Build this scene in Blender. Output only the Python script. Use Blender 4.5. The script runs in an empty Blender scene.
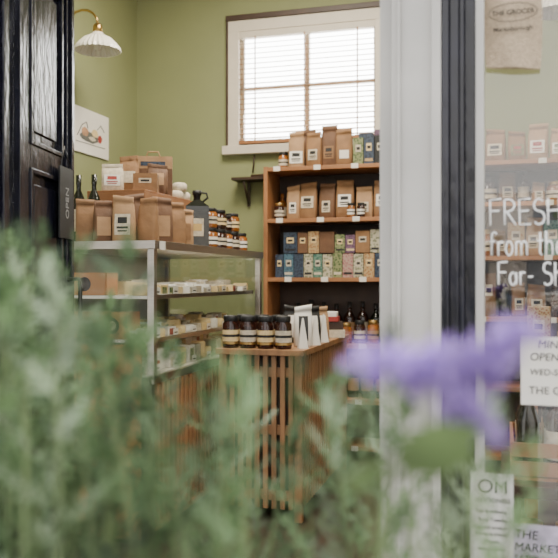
import bpy, math, random
from mathutils import Vector, Matrix
random.seed(7)
R=random.uniform
# ---------------------------------------------------------------- materials
def new_mat(name):
    m=bpy.data.materials.new(name); m.use_nodes=True
    return m, m.node_tree.nodes, m.node_tree.links, m.node_tree.nodes['Principled BSDF']
def mat(name,c,rough=.6,metal=0,var=.12,scale=8,bump=0,bscale=60,stretch=(1,1,1),spec=.5,trans=None):
    m,n,l,p=new_mat(name)
    tc=n.new('ShaderNodeTexCoord'); mp=n.new('ShaderNodeMapping'); mp.inputs['Scale'].default_value=stretch
    l.new(tc.outputs['Object'],mp.inputs[0])
    nz=n.new('ShaderNodeTexNoise'); nz.inputs['Scale'].default_value=scale; nz.inputs['Detail'].default_value=4
    l.new(mp.outputs[0],nz.inputs[0])
    r=n.new('ShaderNodeValToRGB')
    r.color_ramp.elements[0].position=.3; r.color_ramp.elements[1].position=.7
    r.color_ramp.elements[0].color=[max(0,x*(1-var)) for x in c]+[1]
    r.color_ramp.elements[1].color=[min(1,x*(1+var)) for x in c]+[1]
    l.new(nz.outputs[0],r.inputs[0]); l.new(r.outputs[0],p.inputs['Base Color'])
    p.inputs['Roughness'].default_value=rough; p.inputs['Metallic'].default_value=metal
    p.inputs['Specular IOR Level'].default_value=spec
    if bump:
        b=n.new('ShaderNodeBump'); b.inputs['Strength'].default_value=bump; b.inputs['Distance'].default_value=.01
        n2=n.new('ShaderNodeTexNoise'); n2.inputs['Scale'].default_value=bscale
        l.new(mp.outputs[0],n2.inputs[0]); l.new(n2.outputs[0],b.inputs['Height']); l.new(b.outputs[0],p.inputs['Normal'])
    return m
def pattern(name,c1,c2,scale=70):
    m,n,l,p=new_mat(name)
    tc=n.new('ShaderNodeTexCoord'); v=n.new('ShaderNodeTexVoronoi'); v.inputs['Scale'].default_value=scale; l.new(tc.outputs['Object'],v.inputs[0])
    r=n.new('ShaderNodeValToRGB'); r.color_ramp.elements[0].position=.38; r.color_ramp.elements[1].position=.48
    r.color_ramp.elements[0].color=(*c1,1); r.color_ramp.elements[1].color=(*c2,1)
    l.new(v.outputs['Distance'],r.inputs[0]); l.new(r.outputs[0],p.inputs['Base Color']); p.inputs['Roughness'].default_value=.55; return m
def glass(name,refl=.05,gain=.9,tint=(1,1,1)):
    m,n,l,p=new_mat(name); n.remove(p)
    out=[x for x in n if x.type=='OUTPUT_MATERIAL'][0]
    t=n.new('ShaderNodeBsdfTransparent'); t.inputs[0].default_value=(*tint,1)
    g=n.new('ShaderNodeBsdfGlossy'); g.inputs['Roughness'].default_value=.005
    lw=n.new('ShaderNodeLayerWeight'); lw.inputs['Blend'].default_value=.5
    pw=n.new('ShaderNodeMath'); pw.operation='POWER'; pw.inputs[1].default_value=5; l.new(lw.outputs['Facing'],pw.inputs[0])
    ad=n.new('ShaderNodeMath'); ad.operation='MULTIPLY_ADD'; ad.inputs[1].default_value=gain; ad.inputs[2].default_value=refl; ad.use_clamp=True
    l.new(pw.outputs[0],ad.inputs[0])
    mx=n.new('ShaderNodeMixShader'); l.new(ad.outputs[0],mx.inputs[0])
    l.new(t.outputs[0],mx.inputs[1]); l.new(g.outputs[0],mx.inputs[2]); l.new(mx.outputs[0],out.inputs[0])
    return m
def leafmat(name,c,t=.35):
    m,n,l,p=new_mat(name); out=[x for x in n if x.type=='OUTPUT_MATERIAL'][0]
    tc=n.new('ShaderNodeTexCoord'); nz=n.new('ShaderNodeTexNoise'); nz.inputs['Scale'].default_value=14
    l.new(tc.outputs['Object'],nz.inputs[0]); r=n.new('ShaderNodeValToRGB')
    r.color_ramp.elements[0].position=.35; r.color_ramp.elements[1].position=.65
    r.color_ramp.elements[0].color=[x*.5 for x in c]+[1]; r.color_ramp.elements[1].color=[min(1,x*1.45) for x in c]+[1]
    l.new(nz.outputs[0],r.inputs[0]); l.new(r.outputs[0],p.inputs['Base Color']); p.inputs['Roughness'].default_value=.7
    tr=n.new('ShaderNodeBsdfTranslucent'); l.new(r.outputs[0],tr.inputs[0]); mx=n.new('ShaderNodeMixShader'); mx.inputs[0].default_value=t
    l.new(p.outputs[0],mx.inputs[1]); l.new(tr.outputs[0],mx.inputs[2]); l.new(mx.outputs[0],out.inputs[0]); return m

M_wall=mat('green_wall_paint',(.228,.248,.118),.75,var=.05,scale=2,bump=.05,bscale=150)
M_ceil=mat('ceiling_paint',(.75,.74,.68),.8,var=.03)
M_floor=mat('dark_floorboards',(.040,.024,.016),.4,var=.4,scale=5,stretch=(6,.6,1))
M_white=mat('white_gloss_paint',(.46,.445,.42),.35,var=.10,scale=5,bump=.08,bscale=30)
M_trimw=mat('cream_window_paint',(.60,.54,.45),.5,var=.04)
M_black=mat('black_gloss_paint',(.006,.006,.013),.22,var=.5,scale=20,bump=.35,bscale=35,stretch=(1,1,.35))
M_matblack=mat('matte_black',(.010,.010,.010),.5)
M_steel=mat('brushed_steel',(.42,.39,.35),.33,metal=1,var=.08,stretch=(1,1,20))
M_dsteel=mat('dark_steel',(.05,.05,.05),.35,metal=.7)
M_back=mat('case_back_panel',(.26,.27,.18),.5,var=.04)
M_tan=mat('plywood_panel',(.42,.20,.075),.5,var=.14,scale=4,stretch=(1,1,.2))
M_wood=mat('pine_slat_wood',(.29,.15,.066),.5,var=.3,scale=9,stretch=(2,2,.3))
M_shelf=mat('shelf_wood',(.28,.125,.05),.5,var=.2,scale=7,stretch=(.4,1,1))
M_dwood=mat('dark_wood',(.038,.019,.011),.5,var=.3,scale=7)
M_kraft=mat('kraft_paper',(.23,.122,.054),.75,var=.2,scale=12,bump=.5,bscale=25)
M_kraft2=mat('light_kraft_paper',(.34,.205,.105),.75,var=.14,scale=12,bump=.4,bscale=25)
M_kraft3=mat('brown_kraft_paper',(.12,.058,.027),.7,var=.2,scale=12,bump=.5,bscale=25)
M_paper=mat('white_paper',(.70,.67,.61),.7,var=.04)
M_label=mat('cream_label',(.52,.46,.35),.7,var=.2,scale=60)
M_ink=mat('black_ink',(.010,.010,.010),.7)
M_grey=mat('grey_chalk',(.30,.30,.30),.8)
M_chalk=mat('white_lettering',(.92,.92,.92),.6,var=.02)
M_jarD=mat('dark_preserve',(.025,.008,.005),.12,var=.6,scale=40)
M_jarO=mat('amber_preserve',(.22,.075,.015),.15,var=.4,scale=30)
M_gold=mat('gold_lid',(.50,.33,.12),.3,metal=.9)
M_bottle=mat('dark_glass_bottle',(.008,.010,.007),.08)
M_cheese=mat('cheese',(.68,.52,.26),.5,var=.12,scale=20)
M_enamel=mat('white_enamel',(.74,.71,.64),.25,var=.02)
M_brass=mat('brass',(.5,.33,.12),.3,metal=1)
M_red=mat('red_label',(.30,.035,.028),.6)
M_blue=pattern('blue_box',(.02,.050,.09),(.06,.13,.18)); M_pink=pattern('pink_box',(.28,.09,.10),(.36,.25,.20))
M_teal=pattern('teal_box',(.015,.08,.065),(.10,.19,.14)); M_purp=pattern('purple_box',(.07,.03,.07),(.15,.08,.13),90)
M_green=pattern('green_box',(.05,.09,.025),(.20,.22,.10),60); M_orange=pattern('orange_box',(.26,.11,.035),(.38,.27,.13),80)
M_navy=pattern('navy_box',(.008,.013,.03),(.03,.05,.085)); M_cream=pattern('cream_box',(.16,.17,.10),(.42,.39,.28),50)
M_hess=mat('hessian',(.44,.34,.235),.9,var=.14,scale=120,bump=.6,bscale=300)
M_glass=glass('shopfront_glass',.07,.8); M_cglass=glass('display_glass',.02,.5,(.98,.99,.985))
M_leaf=leafmat('lavender_leaf',(.11,.175,.075)); M_leafd=leafmat('lavender_leaf_dark',(.045,.08,.03)); M_leafs=leafmat('lavender_leaf_silver',(.20,.26,.16)); M_leaf2=leafmat('broad_leaf',(.09,.14,.045)); M_stem=leafmat('lavender_stem',(.11,.15,.06),.1)
M_flower=leafmat('lavender_flower',(.40,.27,.62),.4)
M_soil=mat('soil',(.03,.02,.012),.95,bump=.8); M_planter=mat('planter_timber',(.12,.08,.05),.7,var=.3)
M_pave=mat('pavement',(.30,.29,.27),.85,var=.15,scale=3); M_road=mat('asphalt',(.12,.12,.13),.85,var=.15)
M_brick=mat('facade_render',(.34,.30,.26),.8); M_win=mat('facade_window',(.03,.04,.05),.15)
M_bark=mat('bark',(.09,.06,.04),.9); M_tree=leafmat('tree_leaves',(.06,.11,.03))

# ---------------------------------------------------------------- builder
class B:
    def __init__(s): s.v=[];s.f=[];s.mi=[];s.sm=[];s.mats=[];s.M=Matrix()
    def m(s,mt):
        if mt not in s.mats: s.mats.append(mt)
        return s.mats.index(mt)
    def at(s,x=0,y=0,z=0,rz=0,rx=0,ry=0):
        s.M=Matrix.Translation((x,y,z))@Matrix.Rotation(rz,4,'Z')@Matrix.Rotation(rx,4,'X')@Matrix.Rotation(ry,4,'Y'); return s
    def add(s,vs,fs,mt,smooth=False):
        o=len(s.v); s.v+=[tuple(s.M@Vector(v)) for v in vs]; k=s.m(mt)
        for f in fs: s.f.append([o+i for i in f]); s.mi.append(k); s.sm.append(smooth)
    def box(s,x0,x1,y0,y1,z0,z1,mt):
        s.add([(x0,y0,z0),(x1,y0,z0),(x1,y1,z0),(x0,y1,z0),(x0,y0,z1),(x1,y0,z1),(x1,y1,z1),(x0,y1,z1)],
          [(0,3,2,1),(4,5,6,7),(0,1,5,4),(1,2,6,5),(2,3,7,6),(3,0,4,7)],mt)
    def lathe(s,prof,mt,seg=20,c=(0,0,0)):
        vs=[];fs=[]
        for r,z in prof:
            for i in range(seg):
                a=2*math.pi*i/seg; vs.append((c[0]+r*math.cos(a),c[1]+r*math.sin(a),c[2]+z))
        for j in range(len(prof)-1):
            for i in range(seg):
                k=(i+1)%seg; fs.append((j*seg+i,j*seg+k,(j+1)*seg+k,(j+1)*seg+i))
        s.add(vs,fs,mt,True)
    def tube(s,pts,r,mt,seg=8):
        pts=[Vector(p) for p in pts]; vs=[];fs=[]
        for i,p in enumerate(pts):
            d=(pts[min(i+1,len(pts)-1)]-pts[max(i-1,0)]).normalized()
            a=d.orthogonal().normalized() if i==0 else (pa-d*pa.dot(d)).normalized(); pa=a; b=d.cross(a)
            rr=r[i] if isinstance(r,(list,tuple)) else r
            for k in range(seg):
                t=2*math.pi*k/seg; vs.append(tuple(p+a*math.cos(t)*rr+b*math.sin(t)*rr))
        for i in range(len(pts)-1):
            for k in range(seg):
                q=(k+1)%seg; fs.append((i*seg+k,i*seg+q,(i+1)*seg+q,(i+1)*seg+k))
        fs.append(tuple(range(seg-1,-1,-1))); fs.append(tuple((len(pts)-1)*seg+k for k in range(seg)))
        s.add(vs,fs,mt,True)
    def bag(s,w,t,h,mt,label=None,lz=(.25,.6),lw=.7,lab2=None):
        fr=[0,.05,.35,.62,.8,.88,.885,1]; ws=[.93,1,1,.98,.95,.90,.93,.94]; ts=[.8,1,.98,.75,.38,.14,.22,.16]
        n=20; vs=[];fs=[]; tilt=R(-.009,.009); lean=R(-.012,.012)
        for f,a,b in zip(fr,ws,ts):
            for i in range(n):
                an=2*math.pi*i/n; c,sn=math.cos(an),math.sin(an); e=.45
                x=w/2*a*math.copysign(abs(c)**e,c)
                vs.append((x+lean*max(0,f-.5),t/2*b*math.copysign(abs(sn)**e,sn)+R(-.0022,.0022),h*f+(tilt*x/w*2 if f>.8 else 0)))
        for j in range(len(fr)-1):
            for i in range(n):
                k=(i+1)%n; fs.append((j*n+i,j*n+k,(j+1)*n+k,(j+1)*n+i))
        fs.append(tuple(range(n-1,-1,-1))); fs.append(tuple((len(fr)-1)*n+k for k in range(n)))
        s.add(vs,fs,mt,True)
        def fy(z):
            for j in range(len(fr)-1):
                if fr[j]<=z<=fr[j+1]:
                    u=(z-fr[j])/(fr[j+1]-fr[j]); return -(t/2*(ts[j]*(1-u)+ts[j+1]*u))-.0032
        if label:
            zs=[lz[0],(lz[0]*2+lz[1])/3,(lz[0]+2*lz[1])/3,lz[1]]; vs=[];
            for z in zs: vs+=[(-w*lw/2,fy(z),z*h),(w*lw/2,fy(z),z*h)]
            s.add(vs,[(0,1,3,2),(2,3,5,4),(4,5,7,6)],label)
            if lab2:
                for a,c,q in ((.55,.85,.3),(.3,.4,.36),(.15,.22,.3)):
                    z0=lz[0]+a*(lz[1]-lz[0]); z1=lz[0]+c*(lz[1]-lz[0])
                    s.add([(-w*lw*q,fy(z0)-.001,z0*h),(w*lw*q,fy(z0)-.001,z0*h),(w*lw*q,fy(z1)-.001,z1*h),(-w*lw*q,fy(z1)-.001,z1*h)],[(0,1,2,3)],lab2)
    def carton(s,w,t,h,mt,label=None,band=None):
        s.box(-w/2,w/2,-t/2,t/2,0,h,mt)
        if label:
            s.box(-w*.26,w*.26,-t/2-.0015,-t/2,h*.48,h*.74,label); s.box(-w*.18,w*.18,-t/2-.0025,-t/2-.0015,h*.55,h*.66,M_ink)
        if band: s.box(-w*.4,w*.4,-t/2-.0015,-t/2,h*.12,h*.22,band)
    def jar(s,r,h,mt,lid,label=None):
        s.lathe([(0,0),(r*.95,0),(r,.01),(r,h*.74),(r*.8,h*.82),(r*.8,h*.84)],mt)
        s.lathe([(r*.86,h*.83),(r*.88,h*.84),(r*.88,h*.98),(r*.84,h),(0,h)],lid)
        if label:
            s.lathe([(r*1.02,h*.20),(r*1.02,h*.56)],label); s.lathe([(r*1.03,h*.34),(r*1.03,h*.42)],M_ink)
    def bottle(s,r,h,mt,label=None,cap=None):
        s.lathe([(0,0),(r*.95,0),(r,.01),(r,h*.6),(r*.8,h*.68),(r*.36,h*.78),(r*.33,h*.95),(r*.38,h*.95),(r*.38,h*.97)],mt)
        s.lathe([(r*.4,h*.86),(r*.42,h),(0,h)],cap or mt)
        if label: s.lathe([(r*1.02,h*.18),(r*1.02,h*.5)],label)
    def done(s,name,bevel=0):
        me=bpy.data.meshes.new(name); me.from_pydata(s.v,[],s.f)
        for m in s.mats: me.materials.append(m)
        me.polygons.foreach_set('material_index',s.mi); me.polygons.foreach_set('use_smooth',s.sm); me.update()
        o=bpy.data.objects.new(name,me); bpy.context.collection.objects.link(o)
        if bevel:
            b=o.modifiers.new('bevel','BEVEL'); b.width=bevel; b.segments=2; b.limit_method='ANGLE'; b.angle_limit=math.radians(50)
        return o
def text(parent,body,size,loc,mt,rot=(math.pi/2,0,0),shear=0,name='lettering',off=0,align='LEFT'):
    c=bpy.data.curves.new(name,'FONT'); c.body=body; c.size=size; c.shear=shear; c.extrude=.0004; c.offset=off; c.align_x=align
    c.materials.append(mt); o=bpy.data.objects.new(name,c); o.location=loc; o.rotation_euler=rot
    bpy.context.collection.objects.link(o); o.parent=parent; return o

YB=5.6; XL=-2.78; XR=2.6; YF=2.04; ZC=3.7
# ---------------------------------------------------------------- room shell
b=B(); b.box(XL-.1,XR+.1,1.9,YB+.1,-.1,0,M_floor); b.done('floor')
b=B(); b.box(XL-.1,XR+.1,YF-.14,YB+.1,ZC,ZC+.1,M_ceil); b.done('ceiling')
b=B(); wx0,wx1,wz0,wz1=-1.925,-.865,2.265,3.135
b.box(XL,wx0,YB,YB+.1,0,ZC,M_wall); b.box(wx1,XR,YB,YB+.1,0,ZC,M_wall)
b.box(wx0,wx1,YB,YB+.1,0,wz0,M_wall); b.box(wx0,wx1,YB,YB+.1,wz1,ZC,M_wall); b.done('wall_back')
b=B(); b.box(XL-.1,XL,YF-.14,YB+.1,0,ZC,M_wall); b.done('wall_left')
b=B(); b.box(XR,XR+.1,YF-.14,YB+.1,0,ZC,M_wall); b.done('wall_right')
b=B(); b.box(XL,XR,1.92,2.04,2.5,ZC,M_white); b.done('wall_front')
b=B(); b.box(-.04,XR,1.93,2.03,0,.42,M_black); b.done('trim_2',.003)
b=B(); b.box(XL,-1.56,1.93,2.03,0,.42,M_black); b.done('trim_3',.003)
b=B(); b.box(XL,XL+.015,2.1,YB,0,.12,M_white); b.done('baseboard_left')
b=B(); b.box(XL+.02,-1.65,YB-.015,YB,0,.12,M_white); b.done('baseboard_back')

# back window with casing and venetian blind
b=B()
b.box(-2.0,wx0+.01,YB-.035,YB,2.20,3.215,M_trimw); b.box(wx1-.01,-.79,YB-.035,YB,2.20,3.215,M_trimw)
b.box(-2.0,-.79,YB-.036,YB,wz1-.01,3.215,M_trimw); b.box(-2.04,-.76,YB-.06,YB,2.195,2.26,M_trimw)
b.box(-2.015,-.775,YB-.05,YB,3.21,3.25,M_dwood); b.box(-2.015,-1.998,YB-.04,YB,2.26,3.21,M_dwood)
for x0,x1 in ((wx0,wx0+.03),(wx1-.03,wx1),(-1.41,-1.38)): b.box(x0,x1,YB+.03,YB+.07,wz0,wz1,M_trimw)
for z0,z1 in ((wz0,wz0+.04),(wz1-.04,wz1),(2.69,2.715)): b.box(wx0,wx1,YB+.03,YB+.07,z0,z1,M_trimw)
b.box(wx0,wx1,YB+.048,YB+.052,wz0,wz1,M_cglass)
b.done('window_1',.002)
b=B()
b.box(wx0+.01,wx1-.01,YB-.03,YB+.02,wz1-.06,wz1-.01,M_trimw)
z=wz0+.05
while z<wz1-.07:
    b.at(0,YB-.005,z,rx=math.radians(20)); b.box(wx0+.012,wx1-.012,-.022,.022,-.0020,.0020,M_kraft2); z+=.038
b.at(); b.box(wx0+.01,wx1-.01,YB-.03,YB+.02,wz0+.01,wz0+.035,M_shelf)
for x in (wx0+.14,-1.40,wx1-.14): b.box(x-.005,x+.005,YB-.031,YB-.029,wz0+.03,wz1-.05,M_kraft2)
b.tube([(wx0+.06,YB-.045,wz1-.06),(wx0+.06,YB-.05,2.5)],.004,M_trimw)
b.done('venetian_blind')

# wall bracket shelf left of shelving
b=B()
b.box(-1.93,-1.66,YB-.16,YB,1.985,2.005,M_dwood)
b.box(-1.85,-1.83,YB-.02,YB,1.80,1.985,M_dwood); b.tube([(-1.84,YB-.02,1.82),(-1.84,YB-.14,1.975)],.008,M_dwood)
b.tube([(-1.80,YB-.08,2.018),(-1.62+.02,YB-.08,2.03)],.012,M_dwood); b.tube([(-1.80,YB-.04,2.05),(-1.79,YB-.03,2.19)],.006,M_dwood)
b.done('wall_bracket_shelf')

# poster on the left wall (small light print with sketch)
b=B(); M_sk=mat('sketch_wash',(.40,.22,.12),.6,var=.3,scale=30); M_sk2=mat('sketch_grey',(.10,.10,.09),.6,var=.3)
b.box(XL,XL+.012,4.60,5.12,2.12,2.43,M_paper)
def blob(cy,cz,ry,rz_,m,dx=.0135):
    vs=[(XL+dx,cy+ry*math.cos(t*.3927)*R(.85,1.1),cz+rz_*math.sin(t*.3927)*R(.85,1.1)) for t in range(16)]; b.add(vs,[tuple(range(16))],m)
blob(4.84,2.24,.13,.04,M_sk2); blob(4.92,2.28,.045,.028,M_cheese,.0142); blob(4.78,2.27,.05,.03,M_sk,.0142); blob(4.99,2.25,.03,.03,M_red,.0146); blob(4.88,2.235,.05,.015,M_label,.0148)
b.tube([(XL+.014,4.68,2.23),(XL+.014,4.74,2.31),(XL+.014,4.80,2.34),(XL+.014,4.82,2.30)],.003,M_sk2,5)
b.tube([(XL+.014,4.95,2.31),(XL+.014,5.0,2.35),(XL+.014,5.05,2.31)],.002,M_sk2,5); b.tube([(XL+.014,4.66,2.19),(XL+.014,5.06,2.195)],.002,M_sk2,5)
b.done('wall_poster')

# gooseneck lamps
def lamp(name,x,y,z,wall):
    b=B().at(x,y,z)
    seg=56; prof=[(.03,.10),(.045,.085),(.06,.075),(.085,.06),(.115,.03),(.138,0),(.142,-.02),(.136,-.02),(.11,.022),(.08,.05),(.03,.07)]
    vs=[];fs=[]
    for r,zz in prof:
        for i in range(seg):
            a=2*math.pi*i/seg; rr=r*(1+.06*(i%2)*(r>.06)); vs.append((rr*math.cos(a),rr*math.sin(a),zz))
    for j in range(len(prof)-1):
        for i in range(seg):
            k=(i+1)%seg; fs.append((j*seg+i,j*seg+k,(j+1)*seg+k,(j+1)*seg+i))
    b.add(vs,fs,M_enamel)
    b.lathe([(0,.16),(.02,.155),(.03,.14),(.032,.09),(0,.09)],M_brass)
    b.lathe([(0,.06),(.02,.05),(.03,.02),(.022,-.01),(0,-.02)],M_enamel)
    dx,dy=wall
    b.tube([(0,0,.155)]+[(dx*(.5-.5*math.cos(t))*.8,dy*(.5-.5*math.cos(t))*.8,.155+.10*math.sin(t)) for t in (.4,.8,1.2,1.6,2.0,2.4,2.8)]+[(dx*.9,dy*.9,.15),(dx,dy,.12)],.008,M_brass)
    b.at(x+dx,y+dy,z+.12,rz=math.atan2(-dy,-dx),ry=math.pi/2); b.lathe([(.045,0),(.045,.012),(.02,.025),(0,.025)],M_brass)
    return b.done(name)
lamp('gooseneck_wall_lamp',-2.50,4.48,2.74,(-.28,0))
lamp('gooseneck_wall_lamp.001',.33,5.15,2.94,(0,.45))

# ---------------------------------------------------------------- products on shelves
def shelving(name,x0,x1,yf,zs,top):
    b=B(); yb=YB-.02
    b.box(x0,x0+.03,yf,yb,0,top,M_shelf); b.box(x1-.03,x1,yf,yb,0,top,M_shelf)
    for z in zs: b.box(x0+.03,x1-.03,yf+.002,yb,z-.028,z,M_shelf)
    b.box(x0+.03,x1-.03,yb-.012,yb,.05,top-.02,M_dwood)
    for z in zs:
        for k in range(4):
            xx=x0+.12+k*(x1-x0-.3)/3+R(-.05,.05); b.box(xx,xx+.05,yf-.002,yf+.002,z-.03,z+.004,M_paper)
    return b.done(name,.0025)
shelving('shelving_unit',-1.62,-.52,5.25,[.10,.42,.80,1.26,1.675,2.04],2.045)
# top shelf
b=B()
b.at(-1.51,5.38,2.041); b.jar(.035,.12,M_jarO,M_matblack,M_label)
b.at(-1.405,5.36,2.041,.1); b.bag(.115,.07,.26,M_kraft2,M_paper,(.12,.45),.8,M_ink)
b.at(-1.345,5.47,2.041); b.bag(.12,.06,.29,M_kraft3)
b.at(-1.275,5.36,2.041,-.15); b.bag(.115,.07,.25,M_kraft,M_label,(.2,.5),.6,M_ink)
b.at(-1.175,5.40,2.041,.05); b.bag(.12,.07,.30,M_kraft3,M_kraft,(.2,.5),.6,M_ink)
b.at(-1.06,5.37,2.041,.12); b.bag(.12,.07,.265,M_kraft,M_paper,(.2,.42),.55)
b.done('kraft_coffee_bags')
b=B(); x=-.955
for i,(m,h) in enumerate(((M_green,.19),(M_navy,.20),(M_matblack,.20),(M_purp,.18),(M_teal,.2))):
    b.at(x,5.35,2.041,R(-.05,.05)); b.carton(.07,.06,h,m,(M_label,M_cheese,M_label)[i%3],M_orange if i%2 else None); x+=.075
x=-.92
for m,h in ((M_navy,.24),(M_purp,.26),(M_red,.23)): b.at(x,5.46,2.041); b.carton(.1,.06,h,m,M_cheese,None); x+=.11
b.done('tea_cartons',.002)
# second shelf
b=B(); x=-1.43
for i,(w,h,m,l) in enumerate(((.10,.24,M_kraft2,M_paper),(.13,.26,M_kraft,M_label),(.12,.25,M_kraft3,M_label),(.13,.27,M_kraft,M_paper),(.12,.22,M_kraft2,M_label),(.13,.26,M_kraft,M_paper),(.13,.26,M_kraft3,M_label))):
    b.at(x,5.38,1.676,R(-.12,.12)); b.bag(w,.075,h,m,l,((.18,.5),(.3,.62))[i%2],(.5,.7)[i%2],M_ink); x+=w+.008
b.done('kraft_pantry_bags')
b=B()
b.at(-1.535,5.36,1.676); b.jar(.036,.12,M_jarD,M_gold,M_label)
b.at(-1.545,5.48,1.676); b.bottle(.03,.2,M_jarO,M_label)
b.done('spice_jars')
b=B()
b.at(-1.0,5.295,1.676);b.jar(.027,.10,M_jarO,M_matblack,M_paper)
b.at(-.93,5.292,1.676);b.jar(.027,.10,M_jarD,M_matblack,M_paper)
b.at(-.70,5.292,1.676);b.jar(.027,.12,M_jarD,M_matblack,M_paper)
b.done('honey_jars')
# third shelf boxes, two rows
b=B(); cols=[M_navy,M_blue,M_navy,M_cream,M_teal,M_cream,M_green,M_pink,M_cream,M_orange]
x=-1.55; i=0
while x<-.65:
    w=R(.06,.085); m=cols[i%10]; i+=1; b.at(x+w/2,5.35,1.261); b.carton(w-.004,.09,R(.16,.17),m,random.choice((M_label,M_cheese,None)),random.choice((M_matblack,M_label,None))); x+=w
x=-1.49; c2=[M_navy,M_kraft3,M_orange,M_kraft3,M_green,M_purp,M_kraft,M_cream,M_pink]; i=0
while x<-.67:
    w=R(.07,.11); m=c2[i%9]; i+=1; b.at(x+w/2,5.35,1.4325); b.carton(w-.004,.09,R(.12,.17),m,random.choice((M_label,None,M_cheese)),random.choice((M_matblack,M_cheese,None))); x+=w
b.done('tea_and_chocolate_boxes',.0015)
b=B(); x=-1.52
while x<-.62:
    b.at(x,5.36,.801); b.jar(.04,R(.14,.2),random.choice((M_jarD,M_jarO,M_jarD)),random.choice((M_matblack,M_gold)),random.choice((M_label,M_kraft2,None)))
    b.at(x,5.48,.801); b.bottle(.04,R(.26,.33),random.choice((M_bottle,M_jarD)),random.choice((M_label,M_kraft2)),M_matblack); x+=.095
x=-1.5
while x<-.62:
    b.at(x,5.38,.421); b.bottle(.04,.28,M_bottle,M_kraft2); x+=.1
b.done('pantry_jars')

# second shelving unit behind right window
shelving('shelving_unit.001',-.30,1.35,5.22,[.10,.55,1.0,1.40,1.75,2.02],2.025)
def mixed(b,x,y,z,hmax):
    k=random.random(); w=R(.08,.12); b.at(x+w/2,y+R(-.03,.03),z,R(-.25,.25)); h=hmax*R(.6,1)
    if k<.22: b.bag(w,.08,h,random.choice((M_kraft,M_kraft3,M_kraft2)),M_label,(.2,.55),.6,M_ink)
    elif k<.42: b.carton(w,.08,h,random.choice((M_green,M_navy,M_orange,M_kraft3,M_red,M_teal)),M_label,None)
    elif k<.65: b.jar(w/2,min(h,.18),random.choice((M_jarD,M_jarO)),random.choice((M_gold,M_matblack)),M_label)
    else: b.bottle(.036,hmax,random.choice((M_bottle,M_jarD)),random.choice((M_label,M_kraft2,None)),M_matblack); w=.08
    return w+.01
b=B(); x=-.25
while x<1.15:
    w=R(.10,.15); b.at(x+w/2,5.36,2.021,R(-.3,.3)); b.bag(w,.09,R(.2,.30),random.choice((M_kraft2,M_kraft,M_label,M_kraft3,M_paper)),random.choice((M_paper,M_green,M_label)),(.2,.55),.7,random.choice((M_ink,M_red,M_green))); x+=w+.01
b.done('flour_and_grain_bags')
b=B()
for zz,hh in ((1.751,.22),(1.401,.29),(1.001,.3)):
    x=-.25
    while x<1.15: x+=mixed(b,x,5.38,zz,hh)
b.done('assorted_groceries')

# ---------------------------------------------------------------- display case
CX0,CX1,CY0,CY1=-2.25,-1.55,3.30,4.98; CT=1.43
b=B()
b.box(CX0+.03,CX1-.04,CY0+.03,CY1,0,.07,M_matblack)
b.box(CX0,CX1-.025,CY0+.012,CY1,.07,.76,M_dwood)
b.box(CX0,CX1-.065,CY0-.006,CY0+.012,.03,.94,M_tan)
b.box(CX1-.065,CX1-.01,CY0,CY0+.03,.03,.79,M_dsteel)
b.box(CX1-.03,CX1,CY0,CY1,.76,.80,M_steel); b.box(CX0,CX1-.03,CY0+.02,CY1,.76,.80,M_enamel)
y=CY0+.05
while y<CY1-.03: b.box(CX1-.025,CX1-.005,y,y+.032,.09,.76,M_wood); y+=.056
b.box(CX1-.026,CX1,CY0+.03,CY1,.07,.10,M_wood)
for xx in (CX0,CX1-.035):
    for yy in (CY0,CY1-.035): b.box(xx,xx+.035,yy,yy+.035,.78,CT-.04,M_steel)
b.box(CX0-.01,CX1+.01,CY0-.01,CY1+.01,CT-.04,CT,M_steel)
b.box(CX0,CX0+.01,CY0+.03,CY1-.03,.8,CT-.04,M_back)
b.box(CX1-.012,CX1-.008,CY0+.035,CY1-.035,.8,CT-.04,M_cglass)
b.box(CX0+.035,CX1-.035,CY0+.008,CY0+.012,.94,CT-.04,M_cglass)
b.box(CX0+.035,CX1-.035,CY1-.012,CY1-.008,.8,CT-.04,M_cglass)
for zz in (.96,1.17): b.box(CX0+.05,CX1-.05,CY0+.04,CY1-.04,zz-.015,zz,M_enamel); 
for zz in (.96,1.17): b.box(CX1-.05,CX1-.045,CY0+.04,CY1-.04,zz-.018,zz+.006,M_steel)
case=b.done('glass_display_case',.002)
b=B()
for zz in (.801,.961,1.171):
    for xx,st in ((-1.66,0),(-1.79,.18),(-1.93,.3)):
        y=CY0+.10+st
        while y<CY1-.1:
            w=R(.06,.10); h=R(.03,.055) if zz>.9 else R(.05,.10)
            if xx<-1.7: h*=1.4
            b.at(xx+R(-.01,.01),y,zz,R(-.25,.25)+math.pi/2)
            k=random.random()
            if k<.45:
                b.box(-w/2,w/2,-.045,.045,0,h,random.choice((M_cheese,M_enamel,M_paper))); b.box(-w*.3,w*.3,-.047,-.045,h*.1,h*.8,random.choice((M_label,M_green,M_paper,M_red))); b.box(-w*.3,w*.3,-.03,.03,h,h+.001,M_label)
            elif k<.8:
                a=[(-w/2,-.05,0),(w/2,-.04,0),(0,.05,0),(-w/2,-.05,h),(w/2,-.04,h),(0,.05,h)]
                b.add(a,[(0,2,1),(3,4,5),(0,1,4,3),(1,2,5,4),(2,0,3,5)],random.choice((M_cheese,M_label)))
            else: b.lathe([(0,0),(.04,0),(.042,.01),(.042,h),(.035,h+.006),(0,h+.006)],random.choice((M_paper,M_cheese)),16)
            y+=w+.015
    for y in (3.46,3.68,3.93,4.15,4.4,4.62,4.8):
        b.at(-1.607,y,zz+.001); b.box(-.001,.001,-.03,.03,0,.035,M_paper); b.box(.001,.0015,-.02,.02,.012,.018,M_ink)
b.done('wrapped_cheeses')
b=B().at(-1.97,3.43,1.171)
b.box(-.13,.13,-.06,.06,0,.008,M_shelf)
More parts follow.
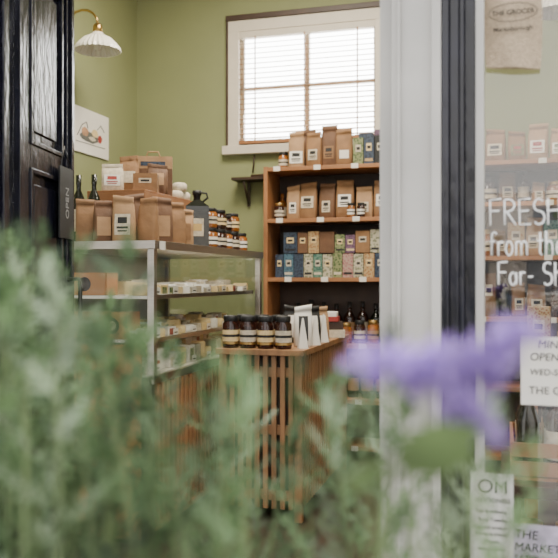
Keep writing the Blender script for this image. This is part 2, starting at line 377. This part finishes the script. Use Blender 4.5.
for s in (-1,1): b.box(-.13,.13,.06*s-.005,.06*s+.005,0,.11,M_tan); b.box(.13*s-.005,.13*s+.005,-.055,.055,0,.11,M_tan)
b.at(-1.95,3.364,1.225,rx=math.pi/2); b.lathe([(0,.002),(.035,.002),(.035,0)],M_matblack)
b.done('wooden_crate')
b=B().at(-1.86,3.42,.961)
b.box(-.15,.15,-.06,.06,0,.13,M_tan); b.at(-1.80,3.359,1.025,rx=math.pi/2); b.lathe([(0,.002),(.04,.002),(.04,0)],M_matblack); b.lathe([(0,.003),(.024,.003),(.024,.002)],M_label)
b.at(-1.93,3.357,1.0); b.box(-.03,.03,0,.001,0,.05,M_paper)
b.done('wooden_cheese_box',.002)

# items on top of case
b=B()
T=CT+.001
for x,y,w,h,m,l in ((-1.985,3.44,.10,.215,M_kraft,None),(-1.885,3.43,.095,.205,M_kraft3,M_kraft2),(-1.775,3.44,.11,.225,M_kraft2,M_label),
   (-1.675,3.50,.10,.22,M_kraft,None),(-1.665,3.64,.11,.235,M_kraft3,M_kraft2),(-1.66,3.79,.115,.225,M_kraft,None),(-1.66,3.93,.09,.2,M_kraft2,M_kraft),(-1.80,3.59,.11,.25,M_kraft3,None)):
    b.at(x,y,T,.35+R(-.45,.45)); b.bag(w,.07,h,m,l,(.15,.6),.7,M_ink if l is M_label else None)
b.done('coffee_bean_bags')
b=B()
b.at(-1.66,4.10,T,.45); b.box(-.065,.065,-.04,.04,0,.23,M_bottle); b.box(-.035,.035,-.042,-.04,.06,.16,M_label); b.box(-.025,.025,-.043,-.042,.09,.13,M_gold)
b.add([(-.065,-.04,.23),(.065,-.04,.23),(.065,.04,.23),(-.065,.04,.23),(-.02,-.02,.265),(.02,-.02,.265),(.02,.02,.265),(-.02,.02,.265)],[(0,1,5,4),(1,2,6,5),(2,3,7,6),(3,0,4,7)],M_bottle)
b.lathe([(.02,.26),(.02,.295),(.026,.295),(.026,.32),(0,.32)],M_matblack)
b.tube([(.03,0,.255),(.06,0,.28),(.055,0,.305),(.02,0,.31)],.006,M_matblack)
b.done('olive_oil_tin')
b=B()
for i,(x,y) in enumerate(((-1.66,4.29),(-1.65,4.42),(-1.66,4.55),(-1.66,4.69),(-1.66,4.84))):
    b.at(x,y,T); b.jar(.052,.12,(M_jarO,M_jarD)[i%2],M_matblack,(M_paper,M_label)[i%2])
    if i in(0,1,2,3): b.at(x,y,T+.122); b.jar(.049,.115 if i!=2 else .09,(M_jarO,M_jarD,M_jarD,M_jarO)[i],M_matblack,(M_label,M_cheese)[i%2])
b.done('chutney_jars')
b=B()
for x,y in ((-2.03,3.60),(-2.12,3.60)): b.at(x,y,T); b.bottle(.035,.36,M_bottle,M_label)
b.done('wine_bottles')
b=B(); rx0,rx1,ry0,ry1=-2.14,-1.80,3.72,4.40; rz=T+.28
for zz in (T,T+.10,T+.20):
    b.box(rx0,rx1,ry0,ry0+.012,zz,zz+.08,M_shelf); b.box(rx0,rx1,ry1-.012,ry1,zz,zz+.08,M_shelf)
    b.box(rx0,rx0+.012,ry0+.012,ry1-.012,zz,zz+.08,M_shelf); b.box(rx1-.012,rx1,ry0+.012,ry1-.012,zz,zz+.08,M_shelf)
for x in (rx0+.012,rx1-.037):
    for y in (ry0+.012,ry1-.037): b.box(x,x+.025,y,y+.025,T,rz,M_shelf)
b.box(rx0,rx1,ry0,ry1,rz,rz+.012,M_shelf); b.done('produce_crate',.002)
Z=rz+.013
b=B()
b.at(-2.03,3.80,Z,.4); b.bag(.12,.07,.15,M_label,M_paper,(.2,.6),.7,M_red)
b.at(-1.94,4.12,Z,.4); b.box(-.11,.11,-.05,.05,0,.16,M_kraft3); b.box(-.11,.11,-.05,.05,.16,.23,M_kraft2); b.box(-.05,.05,-.052,-.05,.05,.12,M_label); b.box(-.07,.07,-.0515,-.05,.175,.20,M_navy)
b.tube([(-.04,-.02,.23),(-.03,-.02,.26),(.03,-.02,.26),(.04,-.02,.23)],.004,M_kraft2)
b.at(-2.02,3.98,Z,.4); b.bag(.11,.07,.22,M_kraft,M_label,(.3,.6),.6)
b.at(-1.87,3.88,Z,.3); b.carton(.13,.08,.10,M_kraft,M_label)
b.at(-1.86,4.0,Z,.5); b.bag(.12,.07,.17,M_kraft3,M_kraft2,(.3,.7),.6)
b.done('gift_box_and_bags',.001)
b=B()
for x,y,zz in ((-1.86,4.26,0),(-1.855,4.355,0),(-1.855,4.305,.052)):
    b.at(x,y,Z+zz); b.lathe([(0,0),(.038,0),(.045,.012),(.044,.04),(.03,.05),(0,.05)],M_label,20)
b.done('wrapped_puddings')
b=B().at(-1.536,3.36,1.392,math.pi/2); b.box(-.03,.03,-.003,0,-.004,.035,M_paper); b.done('price_sign')

# ---------------------------------------------------------------- slatted counter
SX0,SX1,SY0,SY1,ST=-1.43,-.98,3.84,5.05,.885
b=B()
b.box(SX0-.015,SX1+.015,SY0-.015,SY1,ST-.03,ST,M_wood)
for x in (SX0,SX1-.04):
    for y in (SY0,SY1-.05): b.box(x,x+.04,y,y+.04,0,ST-.03,M_wood)
x=SX0+.055
while x<SX1-.05: b.box(x,x+.026,SY0+.008,SY0+.024,.06,ST-.03,M_wood); x+=.046
y=SY0+.055
while y<SY1-.06: b.box(SX1-.024,SX1-.008,y,y+.026,.06,ST-.03,M_wood); y+=.052
for z0 in (.10,.44,.74):
    b.box(SX0+.04,SX1-.04,SY0+.024,SY0+.045,z0,z0+.05,M_wood); b.box(SX1-.045,SX1-.024,SY0+.04,SY1-.05,z0,z0+.05,M_wood)
b.box(SX0+.03,SX1-.045,SY0+.045,SY1-.05,.10,.12,M_dwood); b.box(SX0,SX0+.015,SY0+.04,SY1-.05,.06,ST-.03,M_dwood)
b.box(SX0+.05,SX1-.06,SY0+.07,SY0+.08,.12,ST-.03,M_dwood); b.box(SX1-.06,SX1-.05,SY0+.08,SY1-.06,.12,ST-.03,M_dwood)
b.done('slatted_counter',.002)
b=B()
for r,(y,xs) in enumerate(((3.90,(-1.385,-1.288,-1.191,-1.094)),(4.02,(-1.35,-1.25,-1.15)))):
    for i,x in enumerate(xs):
        b.at(x,y,ST+.001); b.jar(.044,.17,M_jarD,M_matblack,(M_cheese,M_label)[i%2]); b.lathe([(.0452,.02),(.0452,.032)],M_gold)
b.done('preserve_jars')
b=B()
for x,y,w,h,m in ((-1.03,4.06,.10,.22,M_paper),(-1.03,4.26,.10,.21,M_matblack),(-1.03,4.46,.11,.20,M_kraft2),(-1.16,4.3,.1,.21,M_matblack)):
    b.at(x,y,ST+.001,.5+R(-.2,.2)); b.bag(w,.07,h,m,M_paper if m is not M_paper else M_matblack,(.15,.75),.5,None)
b.done('snack_pouches')
b=B()
for x,y in ((-1.0,3.94),(-.985,4.16),(-.985,4.37)):
    b.at(x,y,ST+.001,.5); b.add([(-.026,-.02,0),(.026,-.02,0),(.004,.0,.16),(-.004,.0,.16),(-.026,.02,0),(.026,.02,0)],[(0,1,2,3),(5,4,3,2)],M_paper)
b.done('table_tent_cards')
b=B()
b.at(-1.04,4.74,ST+.001,.3); b.box(-.10,.10,-.06,.06,0,.05,M_label); b.box(-.09,.09,-.055,.055,.05,.10,M_dwood)
b.at(-1.04,4.73,ST+.102,.1); b.box(-.07,.07,-.05,.05,0,.03,M_red); b.box(-.06,.06,-.05,.05,.03,.06,M_paper)
b.done('biscuit_boxes',.002)

# ---------------------------------------------------------------- shopfront
b=B()
b.box(-.297,-.262,1.965,2.04,0,2.5,M_white)
b.box(-.258,-.138,1.90,2.04,0,2.5,M_white)
b.box(-.243,-.236,1.890,1.90,0,2.5,M_white); b.box(-.160,-.138,1.880,1.90,0,2.5,M_white)
b.box(-.262,-.258,1.95,2.04,0,2.5,M_dsteel)
b.done('door_post',.003)
b=B()
b.box(-.136,-.120,1.88,2.04,0,2.5,M_black); b.box(-.120,-.098,1.895,2.04,0,2.5,M_black); b.box(-.098,-.086,1.905,2.04,0,2.5,M_black)
b.done('trim_1',.003)
b=B()
b.box(-.086,-.060,1.935,2.03,.42,2.5,M_black); b.box(-.060,-.040,1.93,2.03,.42,2.5,M_white)
b.box(-.04,XR,1.93,2.03,.42,.46,M_white); b.box(1.9,1.96,1.93,2.03,.46,2.5,M_white)
b.box(-.04,XR,1.978,1.984,.46,2.5,M_glass)
w2=b.done('window_2',.002)
def arc(cx,cy,rx,ry,a0,a1,n=8): return [(cx+rx*math.cos(math.radians(a0+(a1-a0)*i/n)),cy+ry*math.sin(math.radians(a0+(a1-a0)*i/n))) for i in range(n+1)]
G={'F':(.6,[[(.05,0),(.03,1)],[(.03,1),(.6,1.03)],[(.04,.55),(.5,.57)]]),
'R':(.62,[[(.05,0),(.03,1)],[(.03,1)]+arc(.2,.77,.33,.24,80,-80)+[(.05,.5)],[(.15,.52),(.6,0)]]),
'E':(.58,[[(.58,1.02),(.03,1),(.05,0),(.6,.02)],[(.04,.53),(.5,.55)]]),
'S':(.58,[arc(.3,.76,.25,.24,40,270,9)+arc(.3,.26,.27,.26,90,-140,9)]),
'H':(.62,[[(.04,0),(.03,1)],[(.6,0),(.58,1.02)],[(.04,.52),(.6,.54)]]),
'f':(.36,[arc(.3,.82,.16,.16,30,180,6)+[(.13,0)],[(0,.58),(.32,.6)]]),
'r':(.36,[[(.06,0),(.05,.58)],[(.06,.4)]+arc(.24,.38,.17,.18,150,50,5)]),
'o':(.46,[arc(.22,.29,.2,.29,90,450,14)]),
'm':(.74,[[(.05,0),(.05,.58)],[(.05,.4)]+arc(.2,.4,.15,.17,170,0,6)+[(.36,0)],[(.36,.4)]+arc(.52,.4,.16,.17,170,0,6)+[(.69,0)]]),
't':(.36,[[(.18,.95),(.17,.1),(.3,0)],[(0,.6),(.36,.62)]]),
'h':(.5,[[(.05,0),(.05,1)],[(.05,.38)]+arc(.23,.38,.18,.2,170,0,6)+[(.43,0)]]),
'e':(.48,[[(.05,.3),(.42,.32)]+arc(.23,.3,.2,.28,5,320,12)]),
'a':(.5,[arc(.22,.27,.2,.28,60,400,12)+[(.42,.56),(.44,0)]]),
'p':(.5,[[(.06,.58),(.05,-.35)],arc(.24,.28,.2,.28,170,-170,12)]),
'-':(.4,[[(.05,.35),(.34,.37)]]),' ':(.30,[])}
b=B()
def write(b,s,x,z,h,y=1.9755,r=.0022,m=M_chalk,q=.78):
    for ch in s:
        w,st=G[ch]
        for p in st: b.tube([(x+u*h*q,y,z+v*h+R(-.0006,.0006)) for u,v in p],r,m,6)
        x+=(w+.12)*h*q
write(b,'FRESH',-.028,1.382,.062,q=.76); write(b,'from the',-.028,1.308,.058,q=.68); write(b,'Far- Shop',-.008,1.236,.054,q=.70)
o=b.done('window_lettering'); o.parent=w2
b=B()
b.box(-1.56,-1.47,1.92,2.04,0,2.5,M_black); b.box(XL,-1.56,1.93,2.03,.42,.48,M_black); b.box(XL,-1.56,1.978,1.984,.48,2.5,M_glass)
w3=b.done('window_3',.003)
b=B(); b.box(-1.98,-1.57,2.045,2.055,1.2,2.1,M_matblack)
b.tube([(-1.9,2.05,2.1),(-1.9,2.05,2.5)],.003,M_brass); b.tube([(-1.65,2.05,2.1),(-1.65,2.05,2.5)],.003,M_brass); o=b.done('chalkboard_sign')
for i,s in enumerate(('CHEESE','HAM & EGGS','PASTA','COFFEE')): text(o,s,.07,(-1.96 if i%2 else -1.92,2.043,1.98-i*.17),M_chalk,name='chalk_text')
# door leaf
b=B(); th=math.radians(101.7); L=.60; b.at(-1.463,2.05,0,th)
H=2.42
b.box(0,.035,0,.045,.02,H,M_black); b.box(.12,.20,0,.045,.02,H,M_black); b.box(.50,L,0,.045,.02,H,M_black)
b.box(.035,.12,0,.045,.02,.25,M_black); b.box(.035,.12,0,.045,H-.12,H,M_black); b.box(.035,.12,.018,.024,.25,H-.12,M_cglass)
for z0,z1 in ((.02,.24),(.95,1.10),(1.62,1.70),(H-.12,H)): b.box(.20,.50,0,.045,z0,z1,M_black)
for z0,z1 in ((.24,.95),(1.10,1.62),(1.70,H-.12)):
    b.box(.20,.50,.012,.033,z0,z1,M_black); b.box(.245,.455,.004,.012,z0+.05,z1-.05,M_black)
    for a,c in ((.20,.215),(.485,.50)): b.box(a,c,-.006,.012,z0,z1,M_black)
    for a,c in ((z0,z0+.015),(z1-.015,z1)): b.box(.215,.485,-.006,.012,a,c,M_black)
b.box(.52,.525,-.012,0,.02,H,M_black); b.box(.575,L,-.012,0,.02,H,M_black)
b.tube([(.54,-.005,1.02),(.54,-.05,1.02),(.54,-.055,1.05),(.54,-.055,1.22),(.54,-.05,1.25),(.54,-.005,1.25)],.008,M_dsteel)
d1=b.done('door_1',.002)
b=B().at(-1.463,2.05,0,th); b.box(.42,.56,-.022,-.016,1.40,1.66,M_matblack); b.tube([(.44,-.018,1.66),(.49,-.012,1.74),(.54,-.018,1.66)],.002,M_dsteel)
o=b.done('open_sign')
t=text(o,'OPEN',.045,(0,0,0),M_grey,name='sign_text',align='CENTER')
t.matrix_world=Matrix.Translation((-1.463,2.05,0))@Matrix.Rotation(th,4,'Z')@Matrix.Translation((.505,-.0235,1.53))@Matrix.Rotation(math.pi/2,4,'X')@Matrix.Rotation(math.pi/2,4,'Z')

# hessian bag hung in front of the glass
b=B(); nx,nz=14,18; vs=[];fs=[]
for side in (0,1):
    o0=len(vs)
    for j in range(nz+1):
        for i in range(nx+1):
            u=i/nx; v=j/nz
            x=-.036+.127*u+.004*math.sin(v*5)*(1 if u>.5 else -1); z=1.765+.33*v-.012*u*(1-v)
            y=1.955+(.010 if side else -.010)*math.sin(math.pi*u)*(1-.5*v)+.004*math.sin(u*9+v*4)
            vs.append((x,y,z))
    for j in range(nz):
        for i in range(nx):
            a=o0+j*(nx+1)+i; fs.append((a,a+1,a+nx+2,a+nx+1))
b.add(vs,fs,M_hess,True)
for yy in (1.948,1.962): b.tube([(-.005,yy,2.09),(-.003,yy,2.3),(.028,1.955,2.38),(.057,yy,2.3),(.06,yy,2.09)],.006,M_hess)
b.tube([(.028,1.955,2.378),(.028,1.955,2.49)],.003,M_brass)
hb=b.done('hessian_tote_bag')
text(hb,'THE GROCER',.0160,(.027,1.938,1.884),M_ink,name='print_text',align='CENTER',off=.0003)
text(hb,'Martinborough',.0150,(.027,1.938,1.845),M_ink,name='print_text',align='CENTER',off=.0002)
b2=B(); b2.tube([(.027+.056*math.cos(t*.3142),1.938,1.889+.022*math.sin(t*.3142)) for t in range(21)],.0009,M_ink,5)
o=b2.done('print_oval'); o.parent=hb

def notice(name,x0,x1,z0,z1,y,m,lines):
    b=B(); b.box(x0,x1,y-.0012,y,z0,z1,m); o=b.done(name)
    for s,sz,x,z,sh in lines: text(o,s,sz,(x,y-.002,z),M_ink,shear=sh,name='notice_text')
notice('opening_hours_notice',.046,.26,.945,1.11,1.975,M_paper,(('MINI',.026,.085,1.083,.1),('OPENING',.026,.066,1.053,.1),('WED-SUN',.021,.066,1.018,.1),('THE GROCER',.026,.064,.972,0)))
M_p2=mat('grey_paper',(.52,.51,.48),.7,var=.08)
notice('event_flyer',-.072,.028,.565,.785,1.926,M_p2,(('OM',.045,-.055,.738,0),('GOODNESS',.015,-.058,.715,0),('Yoga & wellbeing',.0105,-.06,.69,0),('Every Tuesday',.011,-.052,.67,0),('Seasonal produce',.0105,-.06,.652,0),('Relaxed & friendly',.010,-.06,.636,0),('Classes',.012,-.04,.618,0),('www.goodness',.0105,-.055,.60,0)))
M_p3=mat('lilac_paper',(.42,.37,.48),.7,var=.25,scale=25)
notice('lilac_flyer',.015,.17,.49,.655,1.974,M_p3,(('THE',.03,.03,.62,.1),('MARKET',.028,.03,.59,.1),('SATURDAY',.02,.03,.565,.1)))

# display table with wine crates & bottles behind the right window
b=B()
b.box(-.0,1.7,2.55,3.05,.56,.60,M_dwood)
for x in (.02,1.64):
    for y in (2.58,2.98): b.box(x,x+.04,y,y+.04,0,.56,M_dwood)
b.box(.03,1.66,2.60,2.98,.2,.22,M_dwood); b.done('display_table',.003)
b=B()
for x0 in (.03,.45,.87,1.29):
    b.at(x0,2.62,.601); b.box(0,.38,0,.38,0,.01,M_shelf)
    for zz in (.015,.075):
        b.box(0,.38,0,.01,zz,zz+.045,M_shelf); b.box(0,.38,.37,.38,zz,zz+.045,M_shelf); b.box(0,.01,.01,.37,zz,zz+.045,M_shelf); b.box(.37,.38,.01,.37,zz,zz+.045,M_shelf)
b.done('wine_crates')
b=B()
for x0 in (.03,.45,.87,1.29):
    for i in range(4):
        for j in range(4):
            b.at(x0+.055+i*.09,2.675+j*.088,.613); b.bottle(.036,R(.25,.30),random.choice((M_bottle,M_bottle,M_jarD)),random.choice((M_label,M_kraft2,None)),random.choice((M_matblack,M_purp,M_gold)))
x=.1
while x<1.6:
    for y in (2.72,2.86): b.at(x,y,.221); b.jar(.045,.18,M_jarD,M_gold,M_label)
    x+=.12
b.done('wine_bottle_display')
b=B()
b.box(.10,1.5,3.9,4.4,.82,.86,M_shelf)
for x in (.12,1.43):
    for y in (3.92,4.33): b.box(x,x+.05,y,y+.05,0,.82,M_shelf)
b.done('produce_table',.003)
b=B(); x=.13
while x<1.35: x+=mixed(b,x,4.1,.861,.26)
b.done('gift_packages')

# ---------------------------------------------------------------- street
b=B(); b.box(-30,30,-4,1.88,-.12,-.02,M_pave); b.done('pavement')
b=B(); b.box(-30,30,-33,-4,-.2,-.12,M_road); b.done('road')
b=B(); b.box(-30,30,-36,-33,-.2,-.05,M_pave); b.done('pavement.001')
b=B(); b.box(-26,26,-42,-36,-.05,5.5,M_brick)
for i in range(14):
    x=-24+i*3.6
    b.box(x,x+1.8,-36.0,-35.96,.6,2.6,M_win); b.box(x-.1,x+1.9,-36.0,-35.9,.45,.6,M_white); b.box(x+.3,x+1.5,-36,-35.96,3.6,4.8,M_win)
b.box(-26,26,-36,-33.6,2.95,3.1,M_white); b.done('shop_building')
def tree(name,x,y):
    b=B().at(x,y,-.12); b.tube([(0,0,0),(.05,0,1.5),(0,.1,3)],[.18,.14,.09],M_bark)
    for k in range(500):
        c=Vector((random.gauss(0,.9),random.gauss(0,.7),3.6+random.gauss(0,.7))); s=R(.15,.3)
        a=Vector((R(-1,1),R(-1,1),R(-1,1))).normalized(); e=a.orthogonal().normalized()
        b.add([c-a*s,c+e*s*.5,c+a*s,c-e*s*.5],[(0,1,2,3)],M_tree)
    b.done(name)
tree('street_tree',-3.5,-27); tree('street_tree.001',4.2,-27); tree('street_tree.002',-9,-27)
b=B().at(.85,-26.5,-.12)
for x in (-.65,.65):
    b.tube([(x+.25*math.cos(t*.3142*1),0,.31+.25*math.sin(t*.3142)) for t in range(21)],.055,M_matblack,8)
    b.tube([(x,-.05,.31),(x,.05,.31)],.09,M_steel)
b.tube([(.65,0,.31),(.45,0,.95),(.38,0,1.05)],.05,M_navy); b.tube([(.38,-.35,1.08),(.40,0,1.05),(.38,.35,1.08)],.025,M_matblack)
b.tube([(.45,0,.85),(.30,0,.35),(-.2,0,.30),(-.6,0,.55)],[.16,.14,.16,.18],M_navy,12)
b.tube([(.05,0,.78),(-.3,0,.80),(-.75,0,.86)],[.10,.15,.08],M_matblack,12); b.tube([(-.1,0,.4),(-.35,0,.6),(-.7,0,.75)],[.15,.2,.1],M_navy,12)
b.done('motor_scooter')

# ---------------------------------------------------------------- planter & lavender
b=B(); x0,x1,y0,y1=-1.15,.12,.34,1.16
b.box(x0,x1,y0,y0+.03,-.02,.76,M_planter); b.box(x0,x1,y1-.03,y1,-.02,.76,M_planter); b.box(x0,x0+.03,y0+.03,y1-.03,-.02,.76,M_planter); b.box(x1-.03,x1,y0+.03,y1-.03,-.02,.76,M_planter)
b.box(x0+.03,x1-.03,y0+.03,y1-.03,-.02,.70,M_soil)
for z in (.18,.38,.58): b.box(x0-.002,x1+.002,y0-.002,y0,z,z+.008,M_matblack)
b.done('planter_box',.003)
def hf(k):
    pts=[(-1.2,1.285),(-.66,1.28),(-.60,1.265),(-.56,1.225),(-.50,1.17),(-.43,1.155),(-.30,1.14),(-.2,1.145),(-.12,1.145),(-.06,1.11),(0,.98),(.2,.95)]
    for (a,c),(d,e) in zip(pts,pts[1:]):
        if a<=k<=d: return c+(e-c)*(k-a)/(d-a)
    return 1.2
b=B()
def leaf(b,p,d,l,w,m):
    s=d.cross(Vector((R(-1,1),R(-1,1),R(-1,1)))).normalized()
    b.add([p,p+d*l*.45+s*w,p+d*l,p+d*l*.45-s*w],[(0,1,2,3)],m)
def frond(b,p,d,l,w,m):
    up=Vector((0,0,1)); s=d.cross(up+Vector((R(-.6,.6),R(-.6,.6),0))).normalized(); n=s.cross(d)
    b.add([p,p+d*l*.5+s*w,p+d*l,p+d*l*.5-s*w],[(0,1,2,3)],m)
    for t in (.25,.5,.72):
        q=p+d*l*t
        for sg in (-1,1):
            dd=(d*.75+s*sg*.75).normalized(); ll=l*.42*(1.15-t); e=(d-dd*d.dot(dd)).normalized()
            b.add([q,q+dd*ll*.5+e*w*.7,q+dd*ll,q+dd*ll*.5-e*w*.7],[(0,1,2,3)],m)
def spike(b,p,d,n,m,s=.007,L=.05):
    for i in range(n):
        q=p+d*(L*i/n); 
        for k in range(5):
            dd=(Vector((R(-1,1),R(-1,1),R(-1,1))).normalized()+d*.6).normalized(); leaf(b,q,dd,s*1.8,s*.5,m)
for i in range(112):
    y=R(.55,1.08)
    x=(R(-.86,.02) if i%4 else R(-.86,-.42))*min(1.05,max(.6,y/.8)); x=max(-1.08,min(.06,x)); k=x/y
    top=1.25-(1.25-hf(k))*(y/.75)-abs(random.gauss(0,.055))+(.02 if random.random()<.3 else 0)
    base=Vector((max(-1.08,min(.07,x+R(-.06,.06))),max(.40,min(1.1,y+R(-.05,.05))),.702)); tip=Vector((x+R(-.06,.06),y,top))
    mid=(base+tip)/2+Vector((R(-.05,.05),R(-.03,.03),.03)); pts=[]
    for j in range(9):
        t=j/8; pts.append(base*(1-t)**2+mid*2*t*(1-t)+tip*t*t)
    b.tube(pts,[.0022]*6+[.0016,.0013,.001],M_stem,4)
    lm=random.choice((M_leaf,M_leaf,M_leafd,M_leafd,M_leafs))
    for j in range(17):
        t=.36+.64*(j+R(0,.6))/17; t=min(t,1); p=base*(1-t)**2+mid*2*t*(1-t)+tip*t*t
        a=R(0,6.28); d=Vector((math.cos(a),math.sin(a),R(.4,1.5))).normalized(); frond(b,p,d,R(.045,.08)*(1.25-t*.5),R(.0018,.0036),lm)
    for j in range(3):
        d=Vector((R(-.4,.4),R(-.4,.4),1)).normalized(); frond(b,tip,d,R(.03,.05),.0022,lm)
b.done('lavender_bush')
# nearer flowering sprig
b=B()
def stemto(p0,p1,bend):
    p0,p1=Vector(p0),Vector(p1); m=(p0+p1)/2+Vector(bend); pts=[p0*(1-t)**2+m*2*t*(1-t)+p1*t*t for t in [i/10 for i in range(11)]]
    b.tube(pts,.0015,M_stem,5)
for p0,p1,dr,L in (((-.06,.50,.702),(-.078,.44,1.203),(.9,-.05,-.05),.045),((.0,.50,.702),(-.045,.43,1.20),(.9,0,.0),.045),((.03,.5,.702),(-.025,.44,1.20),(.8,0,.45),.045),((-.0,.47,.702),(-.03,.42,1.192),(.5,0,-.5),.03),((-.02,.47,.702),(-.055,.43,1.192),(.6,0,.35),.03)):
    stemto(p0,p1,(0,0,.1)); d=Vector(dr).normalized(); spike(b,Vector(p1),d,13,M_flower,.0090,L)
stemto((-.06,.45,.702),(-.055,.40,1.155),(0,0,.05))
for dv,l,w in (((.8,0,.35),.052,.013),((.7,.1,.1),.045,.011),((-.5,0,-.3),.03,.006)):
    p=Vector((-.055,.40,1.155)); d=Vector(dv).normalized(); s=d.cross(Vector((0,1,.2))).normalized()
    b.add([p,p+d*l*.25+s*w*.8,p+d*l*.55+s*w,p+d*l*.85+s*w*.5,p+d*l,p+d*l*.85-s*w*.5,p+d*l*.55-s*w,p+d*l*.25-s*w*.8],[(0,1,2,3,4,5,6,7)],M_leaf2)
b.done('flowering_sprig')

# ---------------------------------------------------------------- lights
w=bpy.data.worlds.new('overcast_sky'); bpy.context.scene.world=w; w.use_nodes=True
n=w.node_tree.nodes; l=w.node_tree.links; bg=n['Background']
tc=n.new('ShaderNodeTexCoord'); sp=n.new('ShaderNodeSeparateXYZ'); l.new(tc.outputs['Generated'],sp.inputs[0]); rp=n.new('ShaderNodeValToRGB')
rp.color_ramp.elements[0].position=.0; rp.color_ramp.elements[0].color=(1,.965,.915,1); rp.color_ramp.elements[1].position=.9; rp.color_ramp.elements[1].color=(.90,.93,.96,1)
l.new(sp.outputs[2],rp.inputs[0]); l.new(rp.outputs[0],bg.inputs[0])
mr=n.new('ShaderNodeMapRange'); mr.inputs[1].default_value=-.2; mr.inputs[2].default_value=1; mr.inputs[3].default_value=3.1; mr.inputs[4].default_value=17   # brighter towards the sun side (+Y)
l.new(sp.outputs[1],mr.inputs[0]); l.new(mr.outputs[0],bg.inputs[1])
def area(name,loc,rot,sx,sy,e,c):
    d=bpy.data.lights.new(name,'AREA'); d.shape='RECTANGLE'; d.size=sx; d.size_y=sy; d.energy=e; d.color=c
    o=bpy.data.objects.new(name,d); o.location=loc; o.rotation_euler=rot; bpy.context.collection.objects.link(o)
area('interior_fill',(-1.3,4.0,3.65),(0,0,0),.9,.9,112,(1,.90,.74))  # three unseen area fills below the ceiling, added to brighten the shop interior
area('interior_fill.001',(1.2,4.0,3.65),(0,0,0),.9,.9,55,(1,.90,.74))
area('interior_fill.002',(-.7,2.7,3.65),(math.radians(20),0,0),.8,.4,45,(1,.91,.77))
area('case_fill',(-1.70,4.14,1.385),(0,0,0),.05,1.5,4,(1,.95,.85))  # added fill under the case top, brightens the shelves behind the glass
# ---------------------------------------------------------------- camera
cd=bpy.data.cameras.new('camera'); cd.sensor_width=36; cd.lens=50; cd.clip_start=.05; cd.dof.use_dof=True; cd.dof.focus_distance=3.4; cd.dof.aperture_fstop=3.4
co=bpy.data.objects.new('camera',cd); co.location=(0,0,1.25); co.rotation_euler=(math.pi/2,0,math.radians(16)); bpy.context.collection.objects.link(co)
bpy.context.scene.camera=co
